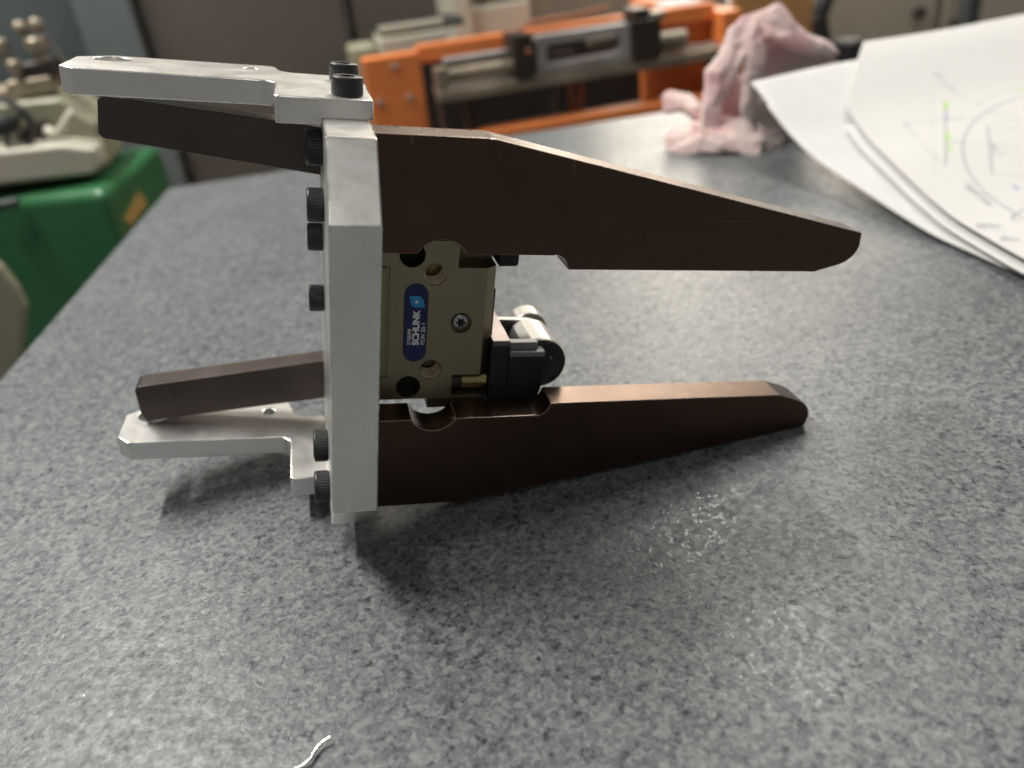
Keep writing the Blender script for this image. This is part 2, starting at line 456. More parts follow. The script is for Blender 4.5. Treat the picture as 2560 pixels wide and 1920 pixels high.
# gripper body
Yb = 44.65; Ye = 84.0; HB = 31.2
bp = [(PX1+0.03, Yb), (42.6, Yb), (46.4, Yb+3.6), (46.4, Ye-4), (42.6, Ye), (PX1+0.03, Ye)]
v, f = prism_vf(bp, -HB, HB, 'z')
body = mobj('gripper_body', v, f, 'olive', tool)
tools = []
def btool(x0, x1, y0, y1, z0, z1):
    v, f = box_vf(x0, x1, y0, y1, z0, z1); tools.append(mobj('cutter', v, f, 'hole'))
def stadium(cx, z0, z1, r, n=14):
    return [(cx+r*math.cos(a), z1-r+r*math.sin(a)) for a in np.linspace(0, math.pi, n)] + [(cx+r*math.cos(a), z0+r+r*math.sin(a)) for a in np.linspace(math.pi, 2*math.pi, n)]
v, f = prism_vf(stadium(17.15, -15.4, 15.6, 4.45), Yb-1, Yb+0.55, 'y'); tools.append(mobj('cutter', v, f, 'hole'))
btool(-2, 7.6, Yb-1, Yb+0.9, -22.0, 22.0)
for s in (1, -1):
    tools.append(cyl_tool(4.6, 'y', (15.3, Yb, s*26.0), -1, 9))
    tools.append(cyl_tool(4.1, 'y', (23.6, Yb, s*18.85), -1, 14))
    btool(31.8, 50, Yb-1, Yb+11, *(sorted((s*21.4, s*30.2))))
tools.append(cyl_tool(4.05, 'y', (34.0, Yb, 0), -1, 2.2))
cut(body, tools)
body.data.materials.clear(); body.data.materials.append(M['olive'])
for pp in body.data.polygons: pp.material_index = 0
add_bevel(body, 0.3, 2); edge_mat(body, 'edge_olive')
# sub-parts of the body
box('side_cover', PX1+0.05, 6.5, Yb+0.15, Yb+0.85, -21.3, 21.3, 'olive', body, 0.3)
for s in (1, -1):
    lathe('bore_bottom', [(4.55, 0), (4.55, 0.4)], 40, 'y', (15.3, Yb+6.5, s*26.0), 'hole', body)
    prof = []
    for k in range(6):
        prof += [(4.08, 0.4+k*1.35), (4.05, 0.75+k*1.35), (3.35, 1.08+k*1.35), (3.35, 1.4+k*1.35)]
    prof += [(3.0, 9.4), (1.2, 9.5)]
    t = lathe('threaded_port', prof, 40, 'y', (23.6, Yb, s*18.85), 'thread', body, 25, False)
lathe('port_screw', [(2.9, 0), (2.9, 1.0), (1.5, 1.05), (1.5, 0.2)], 24, '-y', (23.6, Yb+9.0, 18.85), 'brass', body)
# torx screw
def torx(k, i, a, rr):
    return rr*(0.80+0.20*math.cos(6*a)) if k >= 4 else rr
lathe('cover_screw', [(3.3, 0), (3.3, 0.7), (3.0, 1.25), (2.45, 1.6), (2.0, 1.7), (1.9, 0.6)], 48, '-y', (34.0, Yb+2.15, 0), 'steel', body, 35, True, torx)
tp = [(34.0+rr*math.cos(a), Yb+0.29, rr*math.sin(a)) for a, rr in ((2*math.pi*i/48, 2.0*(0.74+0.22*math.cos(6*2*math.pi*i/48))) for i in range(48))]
mobj('torx_socket_shade', tp, [tuple(range(48))], 'hole', body)  # flat dark star over the screw head, the socket's shade as colour
lathe('guide_pin', [(3.3, 0), (3.3, 4.2)], 32, 'x', (32.0, Yb+4.6, -25.6), 'darkmach', body)
lathe('guide_pin', [(3.6, 0), (3.6, 9.6)], 32, 'x', (36.2, Yb+4.9, -25.7), 'brass', body)
box('end_cover', 46.45, 47.4, Yb+5, Ye-6, -14.0, 11.6, 'black', body, 0.3)
for s in (1, -1):
    z = sorted((s*(HB+0.03), s*35.4))
    box('base_jaw', 22.7, 45.9, Yb+0.2, Ye-3, z[0], z[1], 'darkmach', tool, 0.3)
prism('jaw_block', [(46.45, 22.1), (53.0, 22.3), (53.6, 22.9), (53.6, 40.0), (46.45, 40.0)], 44.4, 80.0, 'black', tool, 'y', bevel=0.3)
# name label with its print
lab = prism('name_label', stadium(17.15, -15.1, 15.3, 4.2), Yb+0.10, Yb+0.50, 'label_blue', tool, 'y', smooth=30)
def text_part(body_txt, x, z, height, width, bold, mat, parent, name):
    cu = bpy.data.curves.new(name, 'FONT'); cu.body = body_txt; cu.size = 1.0; cu.offset = bold; cu.extrude = 0.0
    tmp = bpy.data.objects.new(name, cu); COL.objects.link(tmp)
    bpy.context.view_layer.update()
    dg = bpy.context.evaluated_depsgraph_get()
    me = bpy.data.meshes.new_from_object(tmp.evaluated_get(dg))
    bpy.data.objects.remove(tmp); bpy.data.curves.remove(cu)
    co = np.array([vv.co[:] for vv in me.vertices]); mn = co.min(0); mx = co.max(0)
    u = (co[:, 0]-mn[0])/(mx[0]-mn[0]); w = (co[:, 1]-mn[1])/(mx[1]-mn[1])
    # text runs upwards (+Z); its tops face left (-X)
    for vv, uu, ww in zip(me.vertices, u, w):
        vv.co = ((x - ww*height)*S, (Yb+0.06)*S, (z + uu*width)*S)
    me.materials.append(M[mat])
    o = bpy.data.objects.new(name, me); COL.objects.link(o); o.parent = parent
    return o
text_part('370099', 15.85, -8.6, 1.5, 6.4, 0.012, 'print_white', lab, 'lettering')
text_part('SCHUNK', 18.75, -8.65, 2.60, 14.1, 0.05, 'print_white', lab, 'lettering')
text_part('PGN 50-1', 20.85, -8.45, 1.5, 8.5, 0.012, 'print_white', lab, 'lettering')
lg = [(14.45, 10.75), (15.7, 10.55), (17.4, 10.75), (18.8, 10.4), (19.7, 9.5), (20.0, 8.2), (20.15, 7.2), (20.6, 6.15),
      (19.3, 6.4), (17.6, 6.2), (16.2, 6.55), (15.3, 7.5), (15.05, 8.7), (14.9, 9.8)]
mobj('logo', [(x, Yb+0.06, z) for x, z in lg], [tuple(range(len(lg)))], 'print_cyan', lab)
dot = [(17.35+0.62*math.cos(a), Yb+0.03, 8.45+0.62*math.sin(a)) for a in np.linspace(0, 2*math.pi, 20, endpoint=False)]
mobj('logo_dot', dot, [tuple(range(20))], 'print_white', lab)

# sensor carrier with roller on the right of the body
car = box('carrier_block', 46.45, 53.6, 44.4, 74.0, -34.5, -9.7, 'black', tool, 0.4)
box('carrier_top', 46.6, 53.5, 44.2, 73.8, -9.65, -7.2, 'pinkgrey', car, 0.25)
hold = prism('sensor_holder', [(53.7, -34.5), (62.5, -34.5), (65.0, -33.4), (66.9, -31.2), (67.7, -28.4), (68.0, -14.4), (53.7, -14.4)], 44.6, 50.0, 'black', tool, 'y', bevel=0.35)
box('sensor_ledge', 53.75, 67.8, 44.3, 49.9, -14.35, -12.05, 'greyplastic', hold, 0.45)
box('sensor_ledge', 53.75, 65.2, 46.2, 49.9, -12.0, -8.9, 'greyplastic', hold, 0.45)
rc = (68.3, 50.4, -20.0)
disc = lathe('roller_cap', [(9.2, 0), (10.2, 0.5), (10.2, 2.2), (9.4, 2.5), (9.1, 2.1), (8.3, 2.1), (8.1, 2.6), (7.4, 2.3), (3.0, 2.2), (2.6, 1.7), (0.6, 1.7)], 64, '-y', (rc[0], rc[1]+2.0, rc[2]), 'blackplastic', tool)
lathe('cap_rivet', [(0.42, 0), (0.42, 0.25), (0.2, 0.4)], 16, '-y', (72.2, 50.1, -17.5), 'steel', disc)
def flute(k, i, a, r):
    m = (a % (math.pi/8)) - math.pi/16
    return r*math.cos(math.pi/16)/math.cos(m)
lathe('roller', [(9.5, 0), (9.9, 0.5), (9.9, 19.3), (9.4, 19.8)], 80, 'y', (rc[0], rc[1]+2.1, rc[2]), 'chrome', tool, 15, True, flute)
prism('roller_arm', [(53.7, -26), (60, -26), (77, -21), (78.2, -17.5), (75, -13.0), (69, -11.0), (53.7, -10.5)], 72.6, 75.5, 'armgrey', tool, 'y', bevel=0.3)
lathe('roller', [(7.6, 0), (7.9, 0.6), (7.9, 8.5), (7.4, 9.2)], 80, 'y', (70.2, 77.0, -17.5), 'chrome', tool, 15, True, flute)
lathe('roller_axle', [(2.2, 0), (2.2, 34)], 24, 'y', (68.8, 51.5, -19.3), 'steel', tool)

# ================================================================== things lying on the worktop
# bright curl of swarf near the lower frame edge
pth = smooth_path([(-34.3, -61.3, 1.9), (-37.0, -62.3, 1.6), (-38.9, -64.0, 1.3), (-40.2, -66.2, 1.2), (-42.6, -67.4, 1.0), (-45.8, -68.2, 0.9), (-48.5, -70.5, 0.9)], 8)
sw = tube('swarf_curl', pth, [0.50]*len(pth), 'edge_alu', None, 8)
for vv in sw.data.vertices: vv.co.z = max(vv.co.z, 0.0003)
tag(sw, 'short bright curl of metal swarf lying in front of the gripper', 'swarf')

# metal dust glinting on the laminate
dv = []; df = []
for k in range(80):
    if k < 30: x, y = 112+rng.normal(0, 16), -45+rng.normal(0, 55)
    else: x, y = rng.uniform(-120, 300), rng.uniform(-110, 250)
    r = abs(rng.normal(0.10, 0.06))+0.05; b = len(dv); tz = rng.uniform(0.05, 0.28); a0 = rng.uniform(0, 6)
    for q in range(4):
        dv.append((x+r*math.cos(a0+q*1.57), y+r*math.sin(a0+q*1.57), tz+0.03+0.05*math.sin(a0+q)))
    df.append((b, b+1, b+2, b+3))
dust = mobj('metal_dust', dv, df, 'steel'); tag(dust, 'fine bright metal flecks scattered on the worktop', 'metal dust', kind='stuff')

# two curled sheets of paper
ZY = [(40, 0.3), (112, 0.8), (175, 3.2), (245, 12.0), (300, 20.5), (350, 32.0), (390, 46.0), (420, 57.5), (450, 67.0), (500, 76.0)]
def zcurl(y): return float(np.interp(y, [a for a, b in ZY], [b for a, b in ZY]))
zs_y = np.linspace(40, 500, 93); zs_v = np.array([zcurl(y) for y in zs_y])
for _ in range(6): zs_v[1:-1] = (zs_v[:-2]+2*zs_v[1:-1]+zs_v[2:])/4
def zc(y): return float(np.interp(y, zs_y, zs_v))
def sheet(name, corner_fn, nu, nv, lift, mat, colfn=None):
    v = []; f = []
    for j in range(nv+1):
        for i in range(nu+1):
            x, y = corner_fn(i/nu, j/nv)
            fall = max(0.0, 1-max(0, x-430)/900)
            z = zc(y)*(0.55+0.45*fall) + lift + 1.2*math.sin(x*0.021+y*0.013) + 0.9*math.sin(y*0.043-x*0.008)*min(1, max(0, (y-150)/100))
            v.append((x, y, max(z, 0.3+lift*0.3)))
    for j in range(nv):
        for i in range(nu):
            a = j*(nu+1)+i; f.append((a, a+1, a+nu+2, a+nu+1))
    o = mobj(name, v, f, mat, None, smooth=60)
    if colfn:
        ca = o.data.color_attributes.new('print', 'FLOAT_COLOR', 'POINT')
        ca.data.foreach_set('color', colfn(nu, nv).ravel())
    so = o.modifiers.new('thickness', 'SOLIDIFY'); so.thickness = 0.00018
    return o
def low_fn(u, w):
    y = 60 + w*(422-60)
    x0 = 347 - 5*math.sin(w*3.1) + (2 if w > 0.9 else 0)
    return x0 + u*480, y + u*30*w
low = sheet('paper_sheet', low_fn, 60, 60, 0.6, 'paper')
tag(low, 'blank white paper sheet curling up beside the pink rag, under the printed drawing', 'paper')
def top_fn(u, w):
    # left edge slants from near (352,60) to (398,360), then the torn corner to (466,442)
    y = 50 + w*(442-50)
    if y < 360: x0 = 344 + 54*max(0, (y-90)/270)**1.35
    else: x0 = 398 + 68*(y-360)/82
    return x0 + u*(860-x0), y + u*34*w
def print_cols(nu, nv):
    W = nu+1; H = nv+1
    X = np.zeros((H, W)); Y = np.zeros((H, W))
    for j in range(H):
        for i in range(W): X[j, i], Y[j, i] = top_fn(i/nu, j/nv)
    c = np.ones((H, W, 4)); c[..., :3] = (0.70, 0.692, 0.675)
    def ink(d, wd, col, k=0.6):
        a = np.clip(1.2-np.abs(d)/(wd*0.95), 0, 1)*min(1.0, k*1.5)
        for q in range(3): c[..., q] = c[..., q]*(1-a)+col[q]*a
    def seg(x0, y0, x1, y1, wd, col, k=0.6):
        dx, dy = x1-x0, y1-y0; t = np.clip(((X-x0)*dx+(Y-y0)*dy)/(dx*dx+dy*dy), 0, 1)
        ink(np.hypot(X-x0-t*dx, Y-y0-t*dy), wd, col, k)
    G = (0.28, 0.28, 0.30)
    ink(np.hypot(X-565.9, Y-154.4)-175.2, 1.1, G, 0.45)
    ink(np.hypot(X-565.9, Y-154.4)-73.6, 0.9, G, 0.30)
    seg(468.4, 334.1, 401.5, 245.0, 0.90, G, 0.55)
    seg(470.4, 336.8, 463.6, 327.3, 2.20, (0.42, 0.66, 0.20), 0.80)
    seg(436.2, 289.6, 427.6, 277.5, 2.00, (0.42, 0.66, 0.20), 0.80)
    seg(424.1, 270.5, 417.7, 261.7, 1.60, (0.42, 0.66, 0.20), 0.50)
    seg(538.5, 339.6, 541.7, 337.3, 2.20, (0.42, 0.66, 0.20), 0.80)
    seg(459.0, 320.7, 449.6, 308.1, 1.20, (0.35, 0.35, 0.62), 0.40)
    seg(467.8, 286.7, 419.8, 223.2, 0.90, G, 0.50)
    seg(419.7, 314.4, 464.9, 305.7, 0.80, G, 0.30)
    seg(464.9, 305.7, 483.3, 268.8, 0.80, G, 0.30)
    seg(491.4, 378.7, 494.2, 373.5, 2.20, G, 0.50)
    seg(489.8, 367.5, 490.6, 353.3, 1.60, G, 0.35)
    seg(485.8, 347.0, 491.3, 324.0, 0.80, G, 0.35)
    seg(518.5, 342.3, 537.8, 338.8, 0.80, G, 0.25)
    seg(417.7, 307.4, 403.1, 260.1, 0.80, G, 0.20)
    seg(403.1, 260.1, 390.2, 191.9, 0.80, G, 0.20)
    seg(427.5, 274.1, 432.8, 270.0, 1.60, G, 0.35)
    seg(392.0, 212.9, 391.6, 201.3, 2.40, G, 0.35)
    seg(390.0, 197.7, 387.9, 186.0, 2.40, G, 0.35)
    seg(358.6, 160.7, 367.8, 155.7, 2.80, G, 0.32)
    seg(358.2, 153.3, 366.0, 147.6, 1.00, G, 0.25)
    seg(356.7, 139.4, 361.2, 134.2, 2.60, G, 0.30)
    seg(418.8, 202.0, 417.9, 198.0, 2.20, (0.35, 0.35, 0.62), 0.60)
    seg(449.5, 259.4, 445.0, 251.3, 2.20, G, 0.35)
    seg(439.5, 247.2, 446.5, 244.1, 2.00, G, 0.30)
    seg(419.8, 223.2, 433.0, 210.7, 0.80, G, 0.25)
    seg(386.5, 164.4, 400.5, 173.2, 1.20, G, 0.40)
    seg(484.8, 308.1, 500.0, 299.1, 3.00, G, 0.15)
    seg(483.1, 295.0, 494.7, 285.9, 3.00, G, 0.15)
    seg(404.4, 269.3, 403.9, 248.6, 0.70, G, 0.20)
    seg(419.7, 314.4, 418.5, 311.7, 2.40, G, 0.35)
    seg(433.8, 269.6, 466.0, 248.8, 0.70, G, 0.20)
    seg(462.1, 281.8, 486.6, 276.4, 0.70, G, 0.20)
    seg(451.0, 310.7, 463.8, 306.1, 1.00, G, 0.30)
    seg(427.9, 278.4, 435.2, 273.1, 0.80, G, 0.25)
    seg(487.9, 323.6, 507.0, 333.9, 0.70, G, 0.25)
    seg(507.0, 333.9, 545.3, 341.6, 0.70, G, 0.20)
    seg(397.4, 218.1, 390.9, 207.5, 1.30, G, 0.30)
    seg(396.2, 212.5, 390.2, 201.9, 1.30, G, 0.30)
    seg(393.7, 204.7, 393.9, 198.8, 1.30, G, 0.30)
    seg(391.0, 194.4, 386.1, 185.4, 1.30, G, 0.30)
    seg(360.9, 164.2, 356.8, 157.1, 1.50, G, 0.35)
    seg(363.8, 163.5, 359.7, 156.4, 1.50, G, 0.35)
    seg(366.3, 162.2, 363.7, 154.9, 1.50, G, 0.35)
    seg(368.0, 158.7, 368.2, 155.5, 1.50, G, 0.35)
    seg(358.0, 141.6, 353.8, 135.3, 1.50, G, 0.30)
    seg(360.1, 141.4, 357.3, 134.9, 1.50, G, 0.30)
    seg(361.5, 138.3, 362.1, 135.2, 1.50, G, 0.30)
    seg(381.9, 160.5, 388.6, 168.2, 1.20, G, 0.40)
    seg(381.9, 160.5, 387.2, 159.2, 1.20, G, 0.40)
    seg(466.7, 348.5, 386.3, 235.8, 0.60, G, 0.12)
    seg(441.3, 330.3, 469.2, 347.6, 0.60, G, 0.12)
    return c
def mid_fn(u, w):
    y = 48 + w*(338-48)
    x0 = 340 + 54*max(0, (y-90)/270)**1.35 - 4*w
    return x0 + u*(850-x0), y + u*32*w
mid = sheet('paper_sheet', mid_fn, 60, 60, 4.5, 'paper')  # extra sheet, put in for the shadow band along the drawing's edge
tag(mid, 'white paper sheet added for the shadow band between the blank sheet and the printed drawing', 'paper')
top = sheet('drawing_sheet', top_fn, 260, 220, 9.5, 'print_paper', print_cols)
tag(top, 'white engineering drawing with circle, fine lines and green highlighter marks', 'drawing')

# crumpled pink rag: thick folds of cloth fused into one piece
RAG = [([(318.2, 452.0, 11.5), (320.0, 452.0, 35.4), (325.1, 454.0, 49.0), (327.1, 456.0, 68.6), (341.4, 458.0, 80.5), (351.6, 460.0, 99.8), (366.8, 462.0, 108.6), (371.4, 452.0, 101.8), (363.6, 448.0, 84.0), (354.4, 448.0, 72.7), (347.7, 448.0, 55.2), (335.8, 448.0, 39.5), (328.7, 446.0, 11.0)], 13, 5),
  ([(363.1, 464.0, 106.2), (384.5, 462.0, 109.3), (393.2, 462.0, 113.1), (400.0, 462.0, 109.5), (405.8, 458.0, 98.3), (419.9, 458.0, 86.0), (445.1, 456.0, 72.8), (450.5, 450.0, 64.7), (436.3, 446.0, 62.8), (405.0, 448.0, 72.7), (380.1, 446.0, 88.1), (366.1, 450.0, 87.6)], 14, 6),
  ([(377.5, 462.0, 86.4), (410.9, 458.0, 72.3), (451.4, 456.0, 61.1), (455.4, 458.0, 50.7), (425.5, 462.0, 46.4), (399.6, 464.0, 39.4), (381.3, 466.0, 52.3)], 9, -3),
  ([(360.9, 446.0, 84.6), (373.2, 450.0, 91.5), (377.6, 448.0, 79.3), (370.7, 444.0, 59.5), (364.4, 440.0, 36.4), (360.3, 436.0, 13.9), (349.8, 438.0, 33.1), (351.8, 442.0, 56.8)], 10, 4),
  ([(338.2, 466.0, 21.0), (343.6, 464.0, 41.8), (364.2, 466.0, 59.2), (371.0, 462.0, 46.9), (366.8, 458.0, 14.9)], 8, -4),
  ([(297.0, 476.0, 16.4), (304.7, 478.0, 21.1), (318.2, 474.0, 22.8), (336.3, 462.0, 23.6), (327.4, 440.0, 15.4), (314.9, 452.0, 7.4), (299.2, 462.0, 0.1), (294.2, 468.0, 2.8)], 14, 6),
  ([(314.6, 466.0, 24.8), (339.6, 452.0, 30.1), (355.7, 438.0, 28.5), (364.1, 420.0, 11.9), (353.6, 410.0, -1.5), (343.6, 416.0, 2.6), (329.1, 430.0, 14.1), (318.7, 446.0, 21.7)], 14, 5),
  ([(297.6, 462.0, 9.7), (316.1, 444.0, 19.5), (328.1, 428.0, 13.1), (337.3, 420.0, 7.3), (320.4, 432.0, 7.6), (298.3, 458.0, 0.3)], 10, 2),
  ([(311.1, 520.0, 40.2), (318.7, 522.0, 43.5), (339.0, 516.0, 38.6), (343.1, 500.0, 30.2), (337.7, 494.0, 17.7), (323.0, 508.0, 27.2), (310.9, 516.0, 25.3)], 12, 5),
  ([(363.0, 446.0, 35.7), (379.3, 452.0, 41.2), (396.1, 436.0, 5.1), (383.4, 424.0, -8.8), (363.0, 418.0, -2.5), (363.3, 426.0, 12.3)], 10, 2),
  ([(298.3, 458.0, 0.2), (312.2, 446.0, 4.2), (323.7, 432.0, 5.2), (337.5, 420.0, 1.3), (354.7, 412.0, -2.3), (347.4, 440.0, 10.6), (314.4, 462.0, 14.8)], 12, 2),
  ([(362.3, 470.0, 25.8), (390.8, 474.0, 51.4), (440.9, 476.0, 46.9), (444.7, 476.0, 2.5), (388.4, 470.0, -13.2)], 10, 0)]
av = []; af = []
for pts, thick, bulge in RAG:
    P = [Vector(p) for p in pts]; n = len(P); c = sum(P, Vector())/n; b0 = len(av)
    for p in P: av.append((p.x, p.y, max(p.z, 1.0)))
    for p in P:
        q = p.lerp(c, 0.42); av.append((q.x, q.y-bulge, max(q.z, 1.0)))
    for p in P:
        q = p.lerp(c, 0.10); av.append((q.x+1.0, q.y+thick, max(q.z-1.0, 1.0)))
    cf = len(av); av.append((c.x, c.y-bulge*1.15, max(c.z, 1.0))); av.append((c.x+1, c.y+thick*1.2, max(c.z, 1.0)))
    for i in range(n):
        j = (i+1) % n
        af += [(b0+i, b0+j, b0+n+j, b0+n+i), (b0+n+i, b0+n+j, cf), (b0+i, b0+2*n+i, b0+2*n+j, b0+j), (b0+2*n+j, b0+2*n+i, cf+1)]
rag = mobj('cleaning_rag', av, af, 'cloth')
rm = rag.modifiers.new('fuse', 'REMESH'); rm.mode = 'VOXEL'; rm.voxel_size = 0.0013
sm = rag.modifiers.new('soft', 'SMOOTH'); sm.factor = 0.5; sm.iterations = 5
tx = bpy.data.textures.new('wrinkle', 'CLOUDS'); tx.noise_scale = 0.011; tx.noise_depth = 2
dm = rag.modifiers.new('wrinkle', 'DISPLACE'); dm.texture = tx; dm.strength = 0.0034; dm.mid_level = 0.5
bpy.context.view_layer.update(); apply_mods(rag); rag.data.shade_smooth()
for vv in rag.data.vertices: vv.co.z = max(vv.co.z-0.0045*max(0.0, 1-vv.co.z/0.05), 0.0004)
tag(rag, 'crumpled pale pink cleaning rag standing at the back of the worktop', 'rag')

# ================================================================== machines behind the worktop
def on_plane_prism(name, pts, y0, y1, mat, parent, bevel=0.0):
    return prism(name, [(p[0], p[2]) for p in pts], y0, y1, mat, parent, 'y', bevel)

# ---- orange machine with a sliding carriage
om = empty('orange_machine', (340, 1050, -900)); OMO = (-340, -1050, 900)
tag(om, 'orange machine with dark steel carriage on a long rail, behind the worktop', 'machine')
def ob(name, x0, x1, y0, y1, z0, z1, mat, bevel=1.5, parent=None):
    return box(name, x0+OMO[0], x1+OMO[0], y0+OMO[1], y1+OMO[1], z0+OMO[2], z1+OMO[2], mat, parent or om, bevel)
def oc(name, prof, axis, c, mat, parent=None, segs=32):
    return lathe(name, prof, segs, axis, (c[0]+OMO[0], c[1]+OMO[1], c[2]+OMO[2]), mat, parent or om)
ob('base', 60, 640, 1006, 1400, -900, -112, 'orange', 6)
lp = ob('side_panel', 59, 141, 1000, 1030, -111, 54.5, 'orange', 3)
for (x, z) in ((104, 40), (74, -5), (118, -5), (84, -48)):
    oc('bolt', [(4.2, 0), (4.2, 2.5), (3.4, 3.4)], '-y', (x, 1000, z), 'greysteel', lp, 16)
ob('side_panel', 500, 622, 1052, 1072, -111, 47, 'orange', 3)
ob('side_panel', 610, 640, 1000, 1400, -111, 46, 'orange', 3)
ob('top_rail', 141.5, 612, 1031, 1051, 33, 58, 'orange', 3)
ob('back_panel', 141.5, 612, 1200, 1215, -111, 30, 'interior', 0)
ob('interior_floor', 141.5, 609, 1031, 1199, -111, -105, 'interior', 0)
ob('tray_lip', 190, 640, 966, 1005, -112, -64, 'orange', 4)
ob('tray_lip', 60, 189, 992, 1005, -112, -78, 'orange', 3)
ob('rail', 157, 660, 972, 1012, -15.5, -0.5, 'beam', 2)
ob('rail', 157, 660, 1016, 1028, -10, 1.5, 'greysteel', 1)
ob('rail_post', 158, 172, 975, 1010, -104, -16, 'darkmach', 1.5)
ob('rail_post', 196, 214, 985, 1010, -104, -16, 'darkmach', 1.5)
ob('rail_post', 585, 604, 985, 1010, -104, -16, 'darkmach', 1.5)
ob('end_block', 158, 176, 978, 1008, 0, 30, 'beam', 2)
oc('guide_rod', [(10.5, 0), (10.5, 96)], 'x', (176, 992, 17), 'beam')
oc('guide_rod', [(5, 0), (5, 96)], 'x', (176, 1014, 34), 'greysteel')
ob('carriage_block', 271, 301, 968, 1026, 1, 60, 'darkmach', 2)
oc('clamp_bolt', [(4.5, 0), (4.5, 3), (3.5, 4)], '-y', (294, 968, 36), 'copper', None, 20)
# slotted carriage frame
fr = prism('carriage_frame', [(x+OMO[0], z+OMO[2]) for x, z in ((305, 2), (452, 1), (450, 53), (309, 54))], 974+OMO[1], 998+OMO[1], 'greysteel', om, 'y')
tl = prism('cutter', [(x+OMO[0], z+OMO[2]) for x, z in ((322, 19), (330, 14), (428, 15), (436, 20), (436, 35), (430, 40), (330, 40), (322, 35))], 950+OMO[1], 1020+OMO[1], 'hole', None, 'y')
cut(fr, [tl]); add_bevel(fr, 1.2)
ob('slot_bar', 395, 436, 1000, 1012, 24, 36, 'beam', 1.5)
ob('slot_bar', 335, 372, 1000, 1012, 14, 24, 'darkmach', 1.5)
ob('carriage_block', 452.5, 496, 966, 1026, 1, 56, 'darkmach', 2)
ob('carriage_cap', 456, 482, 972, 1020, 56.5, 70, 'darkmach', 2)
ob('carriage_cap', 488, 508, 975, 1015, 52, 62, 'beam', 2)
oc('end_cylinder', [(14, 0), (14, 46), (11, 48)], 'x', (496.5, 992, 18), 'beam')
for (x0, x1) in ((345, 338), (365, 372), (385, 384)):
    pp = smooth_path([(x0+OMO[0], 1020+OMO[1], -17+OMO[2]), ((x0+x1)/2+OMO[0], 1024+OMO[1], -45+OMO[2]), (x1+OMO[0], 1040+OMO[1], -104+OMO[2])], 6)
    tube('hose', pp, [4.0]*len(pp), 'copper' if x0 != 345 else 'slate', om, 10)
pp = smooth_path([(300+OMO[0], 1040+OMO[1], 58+OMO[2]), (330+OMO[0], 1045+OMO[1], 66+OMO[2]), (380+OMO[0], 1045+OMO[1], 66+OMO[2]), (440+OMO[0], 1040+OMO[1], 72+OMO[2])], 6)
tube('air_line', pp, [3.0]*len(pp), 'copper', om, 10)

wt = box('folded_towel', 548, 602, 1054, 1120, 48, 62, 'paper', None, 5, 3)
tag(wt, 'small white folded towel on the right end of the orange machine', 'towel')

# ---- machines behind the orange one
def thing_box(name, label, cat, x0, x1, y0, y1, z0, z1, mat, bevel=4, group=None):
    o = box(name, x0, x1, y0, y1, z0, z1, mat, None, bevel, 3); tag(o, label, cat, group); return o
cm = empty('cream_machine', ((264.1+421.4)/2, 1500, -900))
tag(cm, 'cream machine column rising behind the orange machine', 'machine')
_o = (-(264.1+421.4)/2, -1500, 900)
def cb(name, x0, x1, y0, y1, z0, z1, mat, bevel=4):
    return box(name, x0+_o[0], x1+_o[0], y0+_o[1], y1+_o[1], z0+_o[2], z1+_o[2], mat, cm, bevel, 3)
cb('column', 264.1, 264.1+36, 1420, 1640, -900, 620, 'cream2')
cb('lower_housing', 264.1+36.5, 421.4, 1440, 1640, -900, 65.5, 'cream2')
cb('upper_housing', 264.1+36.5, 421.4+150, 1470, 1640, 65.5+0.5, 620, 'taupe')
cb('window', 264.1+60, 421.4-20, 1462, 1469, 65.5+14, 420, 'interior', 1)

pu = empty('pale_control_unit', (163.5, 1300, -900)); _p = (-163.5, -1300, 900)
tag(pu, 'pale boxy unit with a black slot, left of the cream column', 'machine')
def pb(name, x0, x1, y0, y1, z0, z1, mat, bevel=4, parent=None):
    return box(name, x0+_p[0], x1+_p[0], y0+_p[1], y1+_p[1], z0+_p[2], z1+_p[2], mat, parent or pu, bevel, 3)
pb('housing', 106.0, 221.0, 1260, 1380, -900, 53.7, 'cream2', 6)
pb('lid', 106.0+2, 221.0+40, 1275, 1380, 53.7+0.5, 67.2, 'rubber', 6)
pb('lid_frame', 106.0+4, 221.0, 1262, 1274, 67.2-8, 67.2+3, 'cream2', 2)
pb('side_wing', 106.0-52, 106.0-3, 1290, 1380, -900, 53.7-12, 'cream', 6)

c1 = empty('dark_cabinet', (-120, 1700, -900)); _c = (120, -1700, 900)
tag(c1, 'tall dark taupe cabinet behind the silver bracket arm', 'cabinet')
box('door', -318+_c[0], 70+_c[0], 1600+_c[1], 1620+_c[1], -880+_c[2], 900+_c[2], 'cabinet', c1, 3)
box('carcass', -322+_c[0], 74+_c[0], 1621+_c[1], 1900+_c[1], -900+_c[2], 905+_c[2], 'cabinet', c1, 3)
c2 = empty('dark_cabinet', (200, 1720, -900)); _c = (-200, -1720, 900)
tag(c2, 'narrower dark cabinet just left of the cream machine column', 'cabinet')
box('door', 88+_c[0], 330+_c[0], 1612+_c[1], 1632+_c[1], -880+_c[2], 900+_c[2], 'cabinet', c2, 3)
box('carcass', 84+_c[0], 334+_c[0], 1633+_c[1], 1900+_c[1], -900+_c[2], 905+_c[2], 'cabinet', c2, 3)
thing_box('grey_column', 'slate grey upright panel left of the dark cabinet', 'panel', -424, -324, 1560, 1700, -900, 900, 'slate')
thing_box('dark_screen', 'dark slate screen at the far left behind the lathe', 'screen', -1500, -430, 1590, 1640, -900, 900, 'teal')
thing_box('taupe_screen', 'taupe panel behind the cream machine, above the orange machine', 'panel', 470, 1000, 1760, 1800, -900, 160, 'taupe')
thing_box('brown_board', 'upright brown board behind the pink rag', 'board', 784.0, 946.8, 1300, 1325, -900, 70, 'wood', 2)

